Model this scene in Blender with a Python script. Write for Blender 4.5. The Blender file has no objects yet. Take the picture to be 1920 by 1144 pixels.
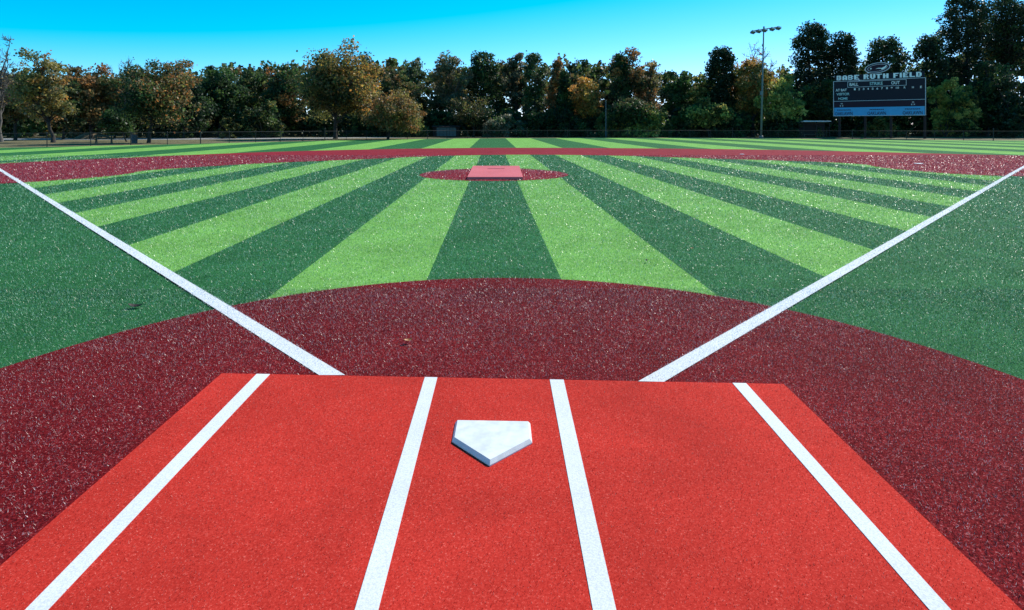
import bpy, bmesh, math, random
import numpy as np
from mathutils import Vector, Matrix

# ------------------------------------------------------------------ camera / light
F, H, CAMH = 1090.0, 238.0, 1.676          # focal px (1920 wide), horizon row, eye height
scene = bpy.context.scene
col = scene.collection
cam_d = bpy.data.cameras.new('camera')
cam = bpy.data.objects.new('camera', cam_d); col.objects.link(cam)
cam.location = (0, 0, CAMH); cam.rotation_euler = (math.radians(90), 0, 0)
cam_d.sensor_width = 36; cam_d.lens = 36 * F / 1920
cam_d.shift_y = -(572 - H) / 1920
cam_d.clip_start = 0.05; cam_d.clip_end = 3000
scene.camera = cam

SUN_AZ, SUN_EL = math.radians(40), math.radians(40)     # azimuth to the right of the view axis (+Y)
world = bpy.data.worlds.new('World'); scene.world = world; world.use_nodes = True
wn = world.node_tree.nodes; wl = world.node_tree.links
for n in list(wn): wn.remove(n)
sky = wn.new('ShaderNodeTexSky'); sky.sky_type = 'NISHITA'; sky.sun_disc = False
sky.sun_elevation = SUN_EL; sky.sun_rotation = SUN_AZ
sky.air_density = 0.7; sky.dust_density = 0.0; sky.ozone_density = 6.0; sky.altitude = 100
# uniform colour grade of the whole sky (the photo's saturated cyan blue)
hs = wn.new('ShaderNodeVectorMath'); hs.operation = 'MULTIPLY_ADD'; hs.inputs[1].default_value = (2.7, 1.68, 1.70); hs.inputs[2].default_value = (-4.75, 0.0, 0.0)
hm = wn.new('ShaderNodeVectorMath'); hm.operation = 'MAXIMUM'; hm.inputs[1].default_value = (0, 0, 0)
bg = wn.new('ShaderNodeBackground'); bg.inputs['Strength'].default_value = 0.10
wo = wn.new('ShaderNodeOutputWorld')
wl.new(sky.outputs[0], hs.inputs[0]); wl.new(hs.outputs[0], hm.inputs[0]); wl.new(hm.outputs[0], bg.inputs['Color']); wl.new(bg.outputs[0], wo.inputs['Surface'])

sun_d = bpy.data.lights.new('sun', 'SUN'); sun_d.energy = 5.0; sun_d.angle = math.radians(0.5); sun_d.color = (1.0, 0.95, 0.87)
sun = bpy.data.objects.new('sun', sun_d); col.objects.link(sun)
sdir = Vector((math.sin(SUN_AZ) * math.cos(SUN_EL), math.cos(SUN_AZ) * math.cos(SUN_EL), math.sin(SUN_EL)))
sun.rotation_euler = sdir.to_track_quat('Z', 'Y').to_euler(); sun.location = (30, 40, 60)
scene.view_settings.view_transform = 'Standard'; scene.view_settings.look = 'None'
scene.view_settings.gamma = 1.0; scene.view_settings.use_curve_mapping = False
scene.view_settings.exposure = 0.25
scene.render.engine = 'CYCLES'

rng = np.random.default_rng(7); random.seed(7)

# ------------------------------------------------------------------ helpers
def G(px, py):                      # photo pixel on the ground -> world x, y
    d = F * CAMH / (py - H); return ((px - 960) * d / F, d)
def hz(py, d): return CAMH + (H - py) * d / F          # height seen at row py at distance d
def wx(px, d): return (px - 960) * d / F
def tag(o, label=None, cat=None, group=None, kind=None):
    if label: o['label'] = label
    if cat: o['category'] = cat
    if group: o['group'] = group
    if kind: o['kind'] = kind
    return o
def link(name, me, mat=None, parent=None):
    o = bpy.data.objects.new(name, me); col.objects.link(o)
    if mat is not None and me is not None and len(me.materials) == 0: me.materials.append(mat)
    if parent is not None: o.parent = parent
    return o
def empty(name, loc=(0, 0, 0), rz=0):
    o = bpy.data.objects.new(name, None); col.objects.link(o); o.location = loc; o.rotation_euler = (0, 0, rz)
    o.empty_display_size = 0.3
    return o
def polymesh(name, pts, z, thick=0.0):
    n = len(pts)
    v = [(p[0], p[1], z) for p in pts]; f = [tuple(range(n))]
    if thick > 0:
        v += [(p[0], p[1], z - thick) for p in pts]
        f += [(i, i + n, (i + 1) % n + n, (i + 1) % n) for i in range(n)]
    me = bpy.data.meshes.new(name); me.from_pydata(v, [], f); 
    bm = bmesh.new(); bm.from_mesh(me); bmesh.ops.recalc_face_normals(bm, faces=bm.faces)
    if thick == 0:
        for fc in bm.faces:
            if fc.normal.z < 0: fc.normal_flip()
    if n > 4: bmesh.ops.triangulate(bm, faces=[fc for fc in bm.faces if len(fc.verts) > 4])
    bm.to_mesh(me); bm.free(); return me
class MB:
    def __init__(s): s.bm = bmesh.new()
    def box(s, c, size, rot=None, bevel=0.0):
        r = bmesh.ops.create_cube(s.bm, size=1.0); vs = r['verts']
        M = Matrix.Translation(c) @ (rot.to_4x4() if rot is not None else Matrix()) @ Matrix.Diagonal((*size, 1))
        bmesh.ops.transform(s.bm, matrix=M, verts=vs)
        if bevel > 0:
            es = list({e for v in vs for e in v.link_edges}); bmesh.ops.bevel(s.bm, geom=es, offset=bevel, segments=2, affect='EDGES', profile=0.5)
        return s
    def tube(s, pts, radii, seg=8, cap=True):
        rings = []
        pts = [Vector(p) for p in pts]
        if not hasattr(radii, '__len__'): radii = [radii] * len(pts)
        for i, p in enumerate(pts):
            t = (pts[min(i + 1, len(pts) - 1)] - pts[max(i - 1, 0)]).normalized()
            a = t.orthogonal().normalized(); b = t.cross(a)
            if i > 0:      # keep rings aligned
                a = (pa - t * pa.dot(t)).normalized(); b = t.cross(a)
            pa = a
            rings.append([s.bm.verts.new(p + (a * math.cos(2 * math.pi * k / seg) + b * math.sin(2 * math.pi * k / seg)) * radii[i]) for k in range(seg)])
        for i in range(len(rings) - 1):
            for k in range(seg):
                s.bm.faces.new((rings[i][k], rings[i][(k + 1) % seg], rings[i + 1][(k + 1) % seg], rings[i + 1][k]))
        if cap:
            s.bm.faces.new(rings[0][::-1]); s.bm.faces.new(rings[-1])
        return s
    def prism(s, pts2, z0, z1, axis='z'):       # polygon extruded; axis y: pts are (x,z)
        def P(p, h): return (p[0], p[1], h) if axis == 'z' else (p[0], h, p[1])
        a = [s.bm.verts.new(P(p, z0)) for p in pts2]; b = [s.bm.verts.new(P(p, z1)) for p in pts2]; n = len(a)
        s.bm.faces.new(a[::-1]); s.bm.faces.new(b)
        for i in range(n): s.bm.faces.new((a[i], a[(i + 1) % n], b[(i + 1) % n], b[i]))
        return s
    def build(s, name, mat, parent=None, smooth=False):
        bmesh.ops.recalc_face_normals(s.bm, faces=s.bm.faces)
        me = bpy.data.meshes.new(name); s.bm.to_mesh(me); s.bm.free()
        if smooth:
            for p in me.polygons: p.use_smooth = True
        return link(name, me, mat, parent)

# ------------------------------------------------------------------ materials
def newmat(name):
    m = bpy.data.materials.new(name); m.use_nodes = True
    nt = m.node_tree; b = nt.nodes['Principled BSDF']; return m, nt, b
def simple(name, c, rough=0.6, metal=0.0, var=0.12, scale=8.0, bump=0.0):
    m, nt, b = newmat(name)
    b.inputs['Roughness'].default_value = rough; b.inputs['Metallic'].default_value = metal
    tc = nt.nodes.new('ShaderNodeTexCoord'); nz = nt.nodes.new('ShaderNodeTexNoise'); nz.inputs['Scale'].default_value = scale; nz.inputs['Detail'].default_value = 5
    rp = nt.nodes.new('ShaderNodeValToRGB')
    rp.color_ramp.elements[0].position = 0.3; rp.color_ramp.elements[1].position = 0.7
    rp.color_ramp.elements[0].color = (*[x * (1 - var) for x in c], 1); rp.color_ramp.elements[1].color = (*[min(1, x * (1 + var)) for x in c], 1)
    nt.links.new(tc.outputs['Object'], nz.inputs['Vector']); nt.links.new(nz.outputs['Fac'], rp.inputs['Fac']); nt.links.new(rp.outputs['Color'], b.inputs['Base Color'])
    if bump > 0:
        bp = nt.nodes.new('ShaderNodeBump'); bp.inputs['Strength'].default_value = bump; bp.inputs['Distance'].default_value = 0.02
        nt.links.new(nz.outputs['Fac'], bp.inputs['Height']); nt.links.new(bp.outputs['Normal'], b.inputs['Normal'])
    return m
def turf(name, cd, cl, fine=85.0, rough=0.9, bump=0.35, bigvar=0.22, dist=0.01, spec=0.04, lo=0.36, hi=0.60, glint=None, glint_pos=0.74):
    """pile carpet seen as a sheet: fine fibre grain, glints painted as pale specks, large soft wear"""
    m, nt, b = newmat(name); L = nt.links.new
    b.inputs['Roughness'].default_value = rough; b.inputs['Specular IOR Level'].default_value = spec
    tc = nt.nodes.new('ShaderNodeTexCoord')
    n1 = nt.nodes.new('ShaderNodeTexNoise'); n1.inputs['Scale'].default_value = fine; n1.inputs['Detail'].default_value = 4; n1.inputs['Roughness'].default_value = 0.75
    n2 = nt.nodes.new('ShaderNodeTexNoise'); n2.inputs['Scale'].default_value = 0.9; n2.inputs['Detail'].default_value = 8; n2.inputs['Roughness'].default_value = 0.68; n2.inputs['Distortion'].default_value = 0.4
    L(tc.outputs['Object'], n1.inputs['Vector']); L(tc.outputs['Object'], n2.inputs['Vector'])
    rp = nt.nodes.new('ShaderNodeValToRGB'); e = rp.color_ramp.elements
    e[0].position = lo; e[1].position = hi; e[0].color = (*cd, 1); e[1].color = (*cl, 1)
    if glint: e3 = e.new(glint_pos); e3.color = (*glint, 1)
    L(n1.outputs['Fac'], rp.inputs['Fac'])
    mr = nt.nodes.new('ShaderNodeMapRange'); mr.inputs['From Min'].default_value = 0.3; mr.inputs['From Max'].default_value = 0.7
    mr.inputs['To Min'].default_value = 1 - bigvar; mr.inputs['To Max'].default_value = 1 + bigvar
    L(n2.outputs['Fac'], mr.inputs['Value'])
    mx = nt.nodes.new('ShaderNodeVectorMath'); mx.operation = 'SCALE'
    L(rp.outputs['Color'], mx.inputs[0]); L(mr.outputs['Result'], mx.inputs['Scale']); L(mx.outputs['Vector'], b.inputs['Base Color'])
    bp = nt.nodes.new('ShaderNodeBump'); bp.inputs['Strength'].default_value = bump; bp.inputs['Distance'].default_value = dist
    L(n1.outputs['Fac'], bp.inputs['Height']); L(bp.outputs['Normal'], b.inputs['Normal'])
    return m
def blade_mat(name, cd, cl, glint, rough=0.36, trans=0.3, spec=0.75):
    m, nt, b = newmat(name); L = nt.links.new
    at = nt.nodes.new('ShaderNodeAttribute'); at.attribute_name = 'rnd'
    rp = nt.nodes.new('ShaderNodeValToRGB'); e = rp.color_ramp.elements
    e[0].color = (*cd, 1); e[1].color = (*cl, 1); e[1].position = 0.66; L(at.outputs['Fac'], rp.inputs['Fac'])
    e2 = rp.color_ramp.elements.new(0.95); e2.color = (*glint, 1)  # pale stop paints glints into the colour of some blades
    L(rp.outputs['Color'], b.inputs['Base Color']); b.inputs['Roughness'].default_value = rough; b.inputs['Specular IOR Level'].default_value = spec
    tr = nt.nodes.new('ShaderNodeBsdfTranslucent'); L(rp.outputs['Color'], tr.inputs['Color'])
    mx = nt.nodes.new('ShaderNodeMixShader'); mx.inputs[0].default_value = trans
    out = nt.nodes['Material Output']; L(b.outputs[0], mx.inputs[1]); L(tr.outputs[0], mx.inputs[2]); L(mx.outputs[0], out.inputs['Surface'])
    return m
def leaf_mat():
    m, nt, b = newmat('leaf'); L = nt.links.new
    at = nt.nodes.new('ShaderNodeAttribute'); at.attribute_name = 'col'
    L(at.outputs['Color'], b.inputs['Base Color']); b.inputs['Roughness'].default_value = 0.5; b.inputs['Specular IOR Level'].default_value = 0.35
    tr = nt.nodes.new('ShaderNodeBsdfTranslucent'); L(at.outputs['Color'], tr.inputs['Color'])
    mx = nt.nodes.new('ShaderNodeMixShader'); mx.inputs[0].default_value = 0.5
    out = nt.nodes['Material Output']; L(b.outputs[0], mx.inputs[1]); L(tr.outputs[0], mx.inputs[2]); L(mx.outputs[0], out.inputs['Surface'])
    return m

DARKG = ((0.009, 0.060, 0.018), (0.040, 0.180, 0.056))
LITEG = ((0.090, 0.260, 0.036), (0.230, 0.480, 0.110))
MAROON = ((0.048, 0.002, 0.004), (0.235, 0.012, 0.015))
REDM = ((0.42, 0.022, 0.015), (0.58, 0.042, 0.029))
M = {}
M['dark'] = turf('dark_green_turf', DARKG[0], DARKG[1], glint=(0.26, 0.56, 0.36))
M['light'] = turf('light_green_turf', LITEG[0], LITEG[1], glint=(0.55, 0.80, 0.42))
M['maroon'] = turf('maroon_turf', MAROON[0], MAROON[1], glint=(0.66, 0.32, 0.32))
MAROON_SHEEN = ((0.130, 0.010, 0.016), (0.330, 0.026, 0.040))  # same maroon turf brightened, grazing sheen put into its colour
M['maroon_sheen'] = turf('base_path_turf', MAROON_SHEEN[0], MAROON_SHEEN[1], glint=(0.50, 0.16, 0.18))
M['mat'] = turf('red_mat', REDM[0], REDM[1], glint=(0.80, 0.24, 0.19), fine=110, rough=0.9, bump=0.3, dist=0.004, bigvar=0.22, spec=0.05)
M['pad'] = turf('mound_pad', (0.55, 0.11, 0.12), (0.72, 0.19, 0.20), fine=60, rough=0.6, bump=0.4, dist=0.004, bigvar=0.08)  # red pad turned pink, its grazing sheen painted into the base colour
M['white'] = turf('white_fibre', (0.56, 0.58, 0.60), (0.76, 0.77, 0.78), fine=120, rough=0.8, bump=0.3, dist=0.004, bigvar=0.10)
M['plate'] = simple('plate_rubber', (0.70, 0.71, 0.69), 0.45, var=0.13, scale=17)
M['b_dark'] = blade_mat('dark_blade', (0.012, 0.078, 0.022), (0.045, 0.205, 0.066), (0.54, 0.80, 0.58), spec=0.5)
M['b_light'] = blade_mat('light_blade', (0.085, 0.270, 0.035), (0.220, 0.480, 0.105), (0.78, 0.90, 0.68))
M['b_maroon'] = blade_mat('maroon_blade', (0.060, 0.003, 0.005), (0.215, 0.012, 0.016), (0.90, 0.66, 0.64), spec=0.6)
M['b_maroon_sheen'] = blade_mat('maroon_blade_sheen', (0.13, 0.008, 0.015), (0.30, 0.024, 0.040), (0.75, 0.40, 0.42))
M['b_mat'] = blade_mat('mat_fibre', (0.40, 0.017, 0.012), (0.58, 0.038, 0.025), (0.85, 0.36, 0.28), rough=0.5, spec=0.3)
M['b_white'] = blade_mat('white_blade', (0.70, 0.73, 0.76), (0.85, 0.87, 0.88), (0.88, 0.88, 0.88), rough=0.5)
M['park'] = turf('park_ground', (0.10, 0.095, 0.045), (0.22, 0.185, 0.10), fine=1.2, rough=0.9, bump=0.3, dist=0.05, bigvar=0.25, spec=0.1)
M['path'] = simple('path_gravel', (0.34, 0.33, 0.32), 0.9, var=0.15, scale=0.6)
M['bark'] = simple('bark', (0.030, 0.025, 0.022), 0.9, var=0.35, scale=5, bump=0.6)
M['palebark'] = simple('pale_bark', (0.10, 0.092, 0.085), 0.9, var=0.3, scale=5, bump=0.5)
M['leaf'] = leaf_mat()
M['blackmetal'] = simple('black_metal', (0.02, 0.02, 0.022), 0.5, 0.3)
M['galv'] = simple('galvanised', (0.12, 0.14, 0.16), 0.6, 0.0)
M['board'] = simple('board_black', (0.009, 0.008, 0.020), 0.85, var=0.1)
M['maroonboard'] = simple('board_maroon', (0.024, 0.006, 0.020), 0.85, var=0.1)
M['trim'] = simple('board_trim', (0.50, 0.52, 0.58), 0.5, var=0.06)
M['letter'] = simple('letter_white', (0.82, 0.84, 0.86), 0.5, var=0.03)
M['letterteal'] = simple('letter_pale', (0.45, 0.66, 0.68), 0.5, var=0.03)
M['bluepanel'] = simple('blue_panel', (0.05, 0.34, 0.64), 0.6, var=0.05, scale=1.5)
M['ink'] = simple('ink', (0.02, 0.03, 0.09), 0.6, var=0.05)
M['wood'] = simple('weathered_wood', (0.16, 0.11, 0.075), 0.85, var=0.3, scale=4, bump=0.3)
M['brownpost'] = simple('brown_post', (0.022, 0.014, 0.014), 0.9, var=0.2)
M['glass'] = simple('lamp_glass', (0.75, 0.78, 0.80), 0.12, var=0.02)
M['shedpanel'] = simple('shed_panel', (0.10, 0.16, 0.17), 0.7, var=0.15, scale=3)
M['whitemetal'] = simple('white_metal', (0.78, 0.79, 0.80), 0.4, var=0.04)
M['earth'] = simple('earth', (0.17, 0.125, 0.07), 0.95, var=0.3, scale=1.2, bump=0.6)
M['dryleaf'] = simple('dry_leaf', (0.42, 0.16, 0.04), 0.6, var=0.3, scale=40)
M['darkleaf'] = simple('dark_leaf', (0.025, 0.016, 0.012), 0.7, var=0.3, scale=40)
M['barrel'] = simple('barrel', (0.03, 0.045, 0.06), 0.5, var=0.2)

# ------------------------------------------------------------------ ground and field sheets
ground = link('ground', polymesh('ground', [(-900, -60), (900, -60), (900, 1500), (-900, 1500)], -0.03), M['park']); tag(ground, kind='structure')

BND_L = [G(x, y) for x, y in ((0, 277.5), (120, 275), (240, 272.5), (360, 270), (480, 267), (590, 264.3), (700, 262), (830, 260.2), (960, 259.2))]
BND_R = [G(x, y) for x, y in ((1150, 258.9), (1340, 259.2), (1490, 260.4), (1642, 262), (1912, 263.8))]
BND = BND_L + BND_R                       # outfield edge, left to right
field_pts = [(-42, -12), (70, -12), (78, 50)] + BND[::-1] + [(-44, 36)]
field = link('field_turf', polymesh('field_turf', field_pts, 0.0), M['dark']); tag(field, kind='structure')

inner = [(-15.05, 17.1)] + [G(x, y) for x, y in ((62, 342), (175, 334), (240, 327), (270, 320), (350, 315), (480, 307), (660, 300), (820, 292.7), (960, 289.8), (1150, 291.5), (1340, 298), (1500, 302.5), (1624, 308), (1642, 314), (1733, 323), (1823, 329), (1912, 331))]
outer = [G(x, y) for x, y in ((0, 307), (115, 301.5), (230, 296.5), (340, 291.5), (480, 285.8), (600, 282.4), (720, 279.8), (840, 278), (960, 277.2), (1200, 278.2), (1440, 280.8), (1642, 285.3), (1912, 292))]
def smooth(pts, it=2):
    for _ in range(it):
        q = [pts[0]]
        for a, b in zip(pts[:-1], pts[1:]):
            q += [(a[0] * .75 + b[0] * .25, a[1] * .75 + b[1] * .25), (a[0] * .25 + b[0] * .75, a[1] * .25 + b[1] * .75)]
        pts = q + [pts[-1]]
    return pts
inner_s, outer_s = smooth(inner), smooth(outer)
left_close = [(-24.8, 23), (-25.2, 19.6), (-23.6, 16.9), (-20.6, 15.4), (-17.5, 15.6)]
right_close = [(20, 18.4), (23.5, 18.6), (26.5, 20.5), (29, 24), (30.5, 29)]
band_pts = inner_s + right_close + outer_s[::-1] + left_close
mid_x = np.array([-30, -20, -14, -9, -4, 0, 6, 10, 16, 22, 32.0]); mid_y = np.array([24, 29, 32, 36, 39, 41, 40, 38, 34, 31, 27.0])
# inside foul lines
TIP = (-0.109, 2.802)
def clip(poly, nx, ny, c):             # keep nx*x+ny*y <= c
    out = []
    for i in range(len(poly)):
        a, b = poly[i], poly[(i + 1) % len(poly)]
        da, db = nx * a[0] + ny * a[1] - c, nx * b[0] + ny * b[1] - c
        if da <= 0: out.append(a)
        if da * db < 0:
            t = da / (da - db); out.append((a[0] + (b[0] - a[0]) * t, a[1] + (b[1] - a[1]) * t))
    return out
def wedge(poly):
    poly = clip(poly, 1, -1, TIP[0] - TIP[1]); return clip(poly, -1, -1, -TIP[0] - TIP[1])
SLOPE = -0.033
def axis_x(y): return -0.198 + SLOPE * (y - 6.43)
SW = 1.475
def infield_parity(x, y):              # 0 = dark
    return np.abs(np.floor((x - axis_x(y)) / SW + 0.5)).astype(int) % 2
for k in range(-22, 23):
    L_, R_ = (k - 0.5) * SW, (k + 0.5) * SW
    def lim(o):
        y = 30.0
        for _ in range(12): y = 0.5 * y + 0.5 * float(np.interp(axis_x(y) + o, mid_x, mid_y))
        return y
    yl, yr = lim(L_), lim(R_)
    poly = wedge([(axis_x(1) + L_, 1), (axis_x(1) + R_, 1), (axis_x(yr) + R_, yr), (axis_x(yl) + L_, yl)])
    if len(poly) < 3: continue
    link('turf_strip', polymesh('turf_strip', poly, 0.004), M['light'] if k % 2 else M['dark'], field)
OW = 3.7
bx = np.array([-60] + [p[0] for p in BND] + [90]); by = np.array([40] + [p[1] for p in BND] + [60])
for k in range(-14, 20):
    L_, R_ = (k - 0.5) * OW, (k + 0.5) * OW
    def seg(o, n=16):
        y0 = 34.0; y1 = 70.0
        for _ in range(14):
            y0 = 0.5 * y0 + 0.5 * float(np.interp(axis_x(y0) + o, mid_x, mid_y)); y1 = 0.5 * y1 + 0.5 * float(np.interp(axis_x(y1) + o, bx, by))
        return y0, y1 - 0.02
    (a0, a1), (b0, b1) = seg(L_), seg(R_)
    if a1 <= a0 or b1 <= b0: continue
    poly = wedge([(axis_x(a0) + L_, a0), (axis_x(b0) + R_, b0), (axis_x(b1) + R_, b1), (axis_x(a1) + L_, a1)])
    if len(poly) < 3: continue
    link('turf_strip', polymesh('turf_strip', poly, 0.004), M['light'] if k % 2 else M['dark'], field)

band = link('base_path_turf', polymesh('base_path_turf', band_pts, 0.008), M['maroon_sheen']); tag(band, kind='structure')
CC, CR = (-0.11, 2.78), 3.64
circ = [(CC[0] + CR * math.cos(t), CC[1] + CR * math.sin(t)) for t in np.linspace(0, 2 * math.pi, 128, endpoint=False)]
homec = link('home_plate_circle', polymesh('home_plate_circle', circ, 0.008), M['maroon']); tag(homec, kind='structure')

# mound: low dome
MC, MR, MH = (-0.63, 20.5), 2.6, 0.12
def mound_z(x, y):
    r = np.hypot(np.asarray(x) - MC[0], np.asarray(y) - MC[1]) / MR
    return 0.008 + MH * np.clip(1 - r * r, 0, 1)
v = [(MC[0], MC[1], 0.008 + MH)]; f = []
NR, NS = 10, 72
for i in range(1, NR + 1):
    for k in range(NS):
        a = 2 * math.pi * k / NS; r = MR * i / NR
        x, y = MC[0] + r * math.cos(a), MC[1] + r * math.sin(a); v.append((x, y, float(mound_z(x, y))))
for k in range(NS): f.append((0, 1 + k, 1 + (k + 1) % NS))
for i in range(NR - 1):
    for k in range(NS):
        a = 1 + i * NS + k; b = 1 + i * NS + (k + 1) % NS; f.append((a, a + NS, b + NS, b))
me = bpy.data.meshes.new('pitchers_mound'); me.from_pydata(v, [], f)
for p in me.polygons: p.use_smooth = True
mound = link('pitchers_mound', me, M['maroon_sheen']); tag(mound, kind='structure')

# foul lines
def foul(sx, name):
    w = 0.062; e = 58.0
    s0 = 1.17                       # stops at the mat's far edge
    p0 = Vector((TIP[0] + sx * s0, TIP[1] + s0 - (0.0 if sx < 0 else 0.02))); p1 = Vector((TIP[0] + sx * e * 0.62, TIP[1] + e * 0.62))
    n = Vector((-(p1 - p0).y, (p1 - p0).x)).normalized() * w
    # cut the near end along the mat edge
    a, b = p0 + n, p0 - n
    d = (p1 - p0).normalized()
    ys = mat_top((a.x + b.x) / 2) + 0.003
    a = a + d * ((ys - a.y) / d.y); b = b + d * ((ys - b.y) / d.y)
    o = link(name, polymesh(name, [tuple(a), tuple(b), tuple(p1 - n), tuple(p1 + n)], 0.012), M['white']); tag(o, kind='structure')
    return (p0, p1, w)
MATZ = 0.012
KZ = (CAMH - MATZ) / CAMH            # mat points were measured on its raised top
sc = lambda p, k=None: (p[0] * (k or KZ), p[1] * (k or KZ))
ML, MRT = sc(G(416, 700)), sc(G(1469, 720))
def mat_top(x): return ML[1] + (MRT[1] - ML[1]) * (x - ML[0]) / (MRT[0] - ML[0])
FL = [foul(-1, 'foul_line'), foul(1, 'foul_line')]

# ------------------------------------------------------------------ batting mat, home plate, mound pad
mat_root = empty('batting_mat', (0, 2.2, 0))
tag(mat_root, 'bright red turf mat with white batter box lines around the home plate', 'mat')
def put(o):                                # keep world coordinates when parented to a moved empty
    o.location = -Vector(o.parent.location); return o
matpts = [(-1.92, 0.3), (1.755, 0.3), MRT, ML]
put(link('mat_sheet', polymesh('mat_sheet', matpts, MATZ, 0.012), M['mat'], mat_root))
def mline(x0a, x0b, x1a, x1b, y1):         # from the mat's far edge back towards the catcher
    x0a, x0b, x1a, x1b, y1 = [q * KZ for q in (x0a, x0b, x1a, x1b, y1)]
    def ext(a, b, yt):
        t = (0.305 - yt) / (y1 - yt); return a + (b - a) * t
    ya, yb = mat_top(x0a) - 0.004, mat_top(x0b) - 0.004
    return [(ext(x0a, x1a, ya), 0.305), (ext(x0b, x1b, yb), 0.305), (x0b, yb), (x0a, ya)]
LINES = [mline(-1.73, -1.638, -1.690, -1.610, 2.124), mline(-.583, -.4985, -.5457, -.4635, 2.037), mline(.25, .342, .280, .361, 2.037), mline(1.441, 1.529, 1.447, 1.522, 2.105)]
for q in LINES:
    put(link('box_line', polymesh('box_line', q, MATZ + 0.003, 0.002), M['white'], mat_root))

PZ0, PZ1 = MATZ, MATZ + 0.024
outl = [(-.3235, 3.325), (.104, 3.31), (.107, 3.075), (-.109, 2.868), (-.319, 3.09)]
outl = [sc(p, .982) for p in outl[:2]] + [sc(p) for p in outl[2:]]
cen = (sum(p[0] for p in outl) / 5, sum(p[1] for p in outl) / 5)
def inset(pts, d):
    out = []; n = len(pts)
    for i in range(n):
        p, a, b = Vector(pts[i]), Vector(pts[i - 1]), Vector(pts[(i + 1) % n])
        e1 = (p - a).normalized(); e2 = (b - p).normalized()
        n1, n2 = Vector((e1.y, -e1.x)), Vector((e2.y, -e2.x))
        bis = (n1 + n2).normalized(); s = d / max(0.2, bis.dot(n1)); out.append(tuple(p + bis * s))
    return out
topo = inset(outl, 0.013)
plate = empty('home_plate', (cen[0], cen[1], MATZ)); tag(plate, 'white five-sided rubber home plate with a sharp point, lying on the red mat', 'home plate')
v = [(x - cen[0], y - cen[1], 0.0) for x, y in outl] + [(x - cen[0], y - cen[1], 0.006) for x, y in outl] + [(x - cen[0], y - cen[1], 0.024) for x, y in topo]
f = [(i, i + 5, (i + 1) % 5 + 5, (i + 1) % 5) for i in range(5)] + [(i + 5, i + 10, (i + 1) % 5 + 10, (i + 1) % 5 + 5) for i in range(5)]
me = bpy.data.meshes.new('bevel_edge'); me.from_pydata(v, [], f)
bm = bmesh.new(); bm.from_mesh(me); bmesh.ops.recalc_face_normals(bm, faces=bm.faces); bm.to_mesh(me); bm.free()
cc = sum((Vector(p.normal).dot(Vector(p.center)) for p in me.polygons))
if cc < 0: me.flip_normals()
link('bevel_edge', me, M['plate'], plate)
tp = link('top_face', polymesh('top_face', [(x - cen[0], y - cen[1]) for x, y in topo], 0.024), M['plate'], plate)

PADF, PADB, PADW = 18.25, 22.0, 1.75
pad = empty('pitching_pad', (-0.48, 20.1, 0.1)); tag(pad, 'flat rectangular pinkish red pitching pad on the maroon mound', 'pitching pad')
b = MB(); hw = PADW / 2
pts = [(-0.53 - hw, PADF, 0.105), (-0.53 + hw, PADF, 0.105), (-0.60 + hw, PADB, 0.205), (-0.60 - hw, PADB, 0.205)]
vs = [b.bm.verts.new(p) for p in pts] + [b.bm.verts.new((p[0], p[1], 0.02)) for p in pts]
b.bm.faces.new(vs[:4]); b.bm.faces.new(vs[4:][::-1])
for i in range(4): b.bm.faces.new((vs[i], vs[i + 4], vs[(i + 1) % 4 + 4], vs[(i + 1) % 4]))
put(b.build('pad_slab', M['pad'], pad))
b = MB(); b.box((-0.57, 20.9, 0.181), (0.61, 0.15, 0.014)); put(b.build('pitching_rubber', M['pad'], pad))

# ------------------------------------------------------------------ turf fibres (real blades near the camera)
def inpoly(x, y, poly):
    P = np.array(poly); ins = np.zeros(x.shape, bool); j = len(P) - 1
    for i in range(len(P)):
        c = ((P[i, 1] > y) != (P[j, 1] > y)) & (x < (P[j, 0] - P[i, 0]) * (y - P[i, 1]) / (P[j, 1] - P[i, 1] + 1e-12) + P[i, 0])
        ins ^= c; j = i
    return ins
def blades_mesh(name, x, y, z, L, W, mat, lean=(0.3, 1.55)):
    n = len(x)
    az = rng.uniform(0, 2 * np.pi, n); th = rng.uniform(lean[0], lean[1], n)
    tw = az + np.pi / 2 + rng.normal(0, 0.5, n)
    bx_, by_ = np.cos(tw) * W / 2, np.sin(tw) * W / 2
    tx, ty, tz = np.cos(az) * np.sin(th) * L, np.sin(az) * np.sin(th) * L, np.cos(th) * L
    V = np.empty((n, 3, 3))
    V[:, 0] = np.stack([x - bx_, y - by_, z - 0.002], 1); V[:, 1] = np.stack([x + bx_, y + by_, z - 0.002], 1)
    V[:, 2] = np.stack([x + tx, y + ty, z + tz], 1)
    return tri_mesh(name, V, mat)
def tri_mesh(name, V, mat):
    n = len(V); me = bpy.data.meshes.new(name)
    me.vertices.add(n * 3); me.vertices.foreach_set('co', V.reshape(-1).astype(np.float32))
    me.loops.add(n * 3); me.loops.foreach_set('vertex_index', np.arange(n * 3, dtype=np.int32))
    me.polygons.add(n); me.polygons.foreach_set('loop_start', np.arange(0, n * 3, 3, dtype=np.int32)); me.polygons.foreach_set('loop_total', np.full(n, 3, np.int32))
    a = me.attributes.new('rnd', 'FLOAT', 'FACE'); a.data.foreach_set('value', (rng.random(n)).astype(np.float32))
    me.update(); me.materials.append(mat); return me
DENS = 5000
D0, D1 = 2.0, 34.0
def sample(n_near, n_far):
    # near: uniform area 1.9..6 ; far: density ~ 1/d^2
    ya = np.sqrt(rng.uniform(1.9 ** 2, 6 ** 2, n_near)); yb = 6 * np.exp(rng.uniform(0, math.log(D1 / 6), n_far))
    y = np.concatenate([ya, yb]); x = rng.uniform(-1, 1, len(y)) * (0.93 * y + 0.6)
    return x, y
nn = int(13000 * (36 - 3.6) / 2 * 1.95); nf = int(DENS * 36 * 1.95 * math.log(D1 / 6))
X, Y = sample(nn, nf)
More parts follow.
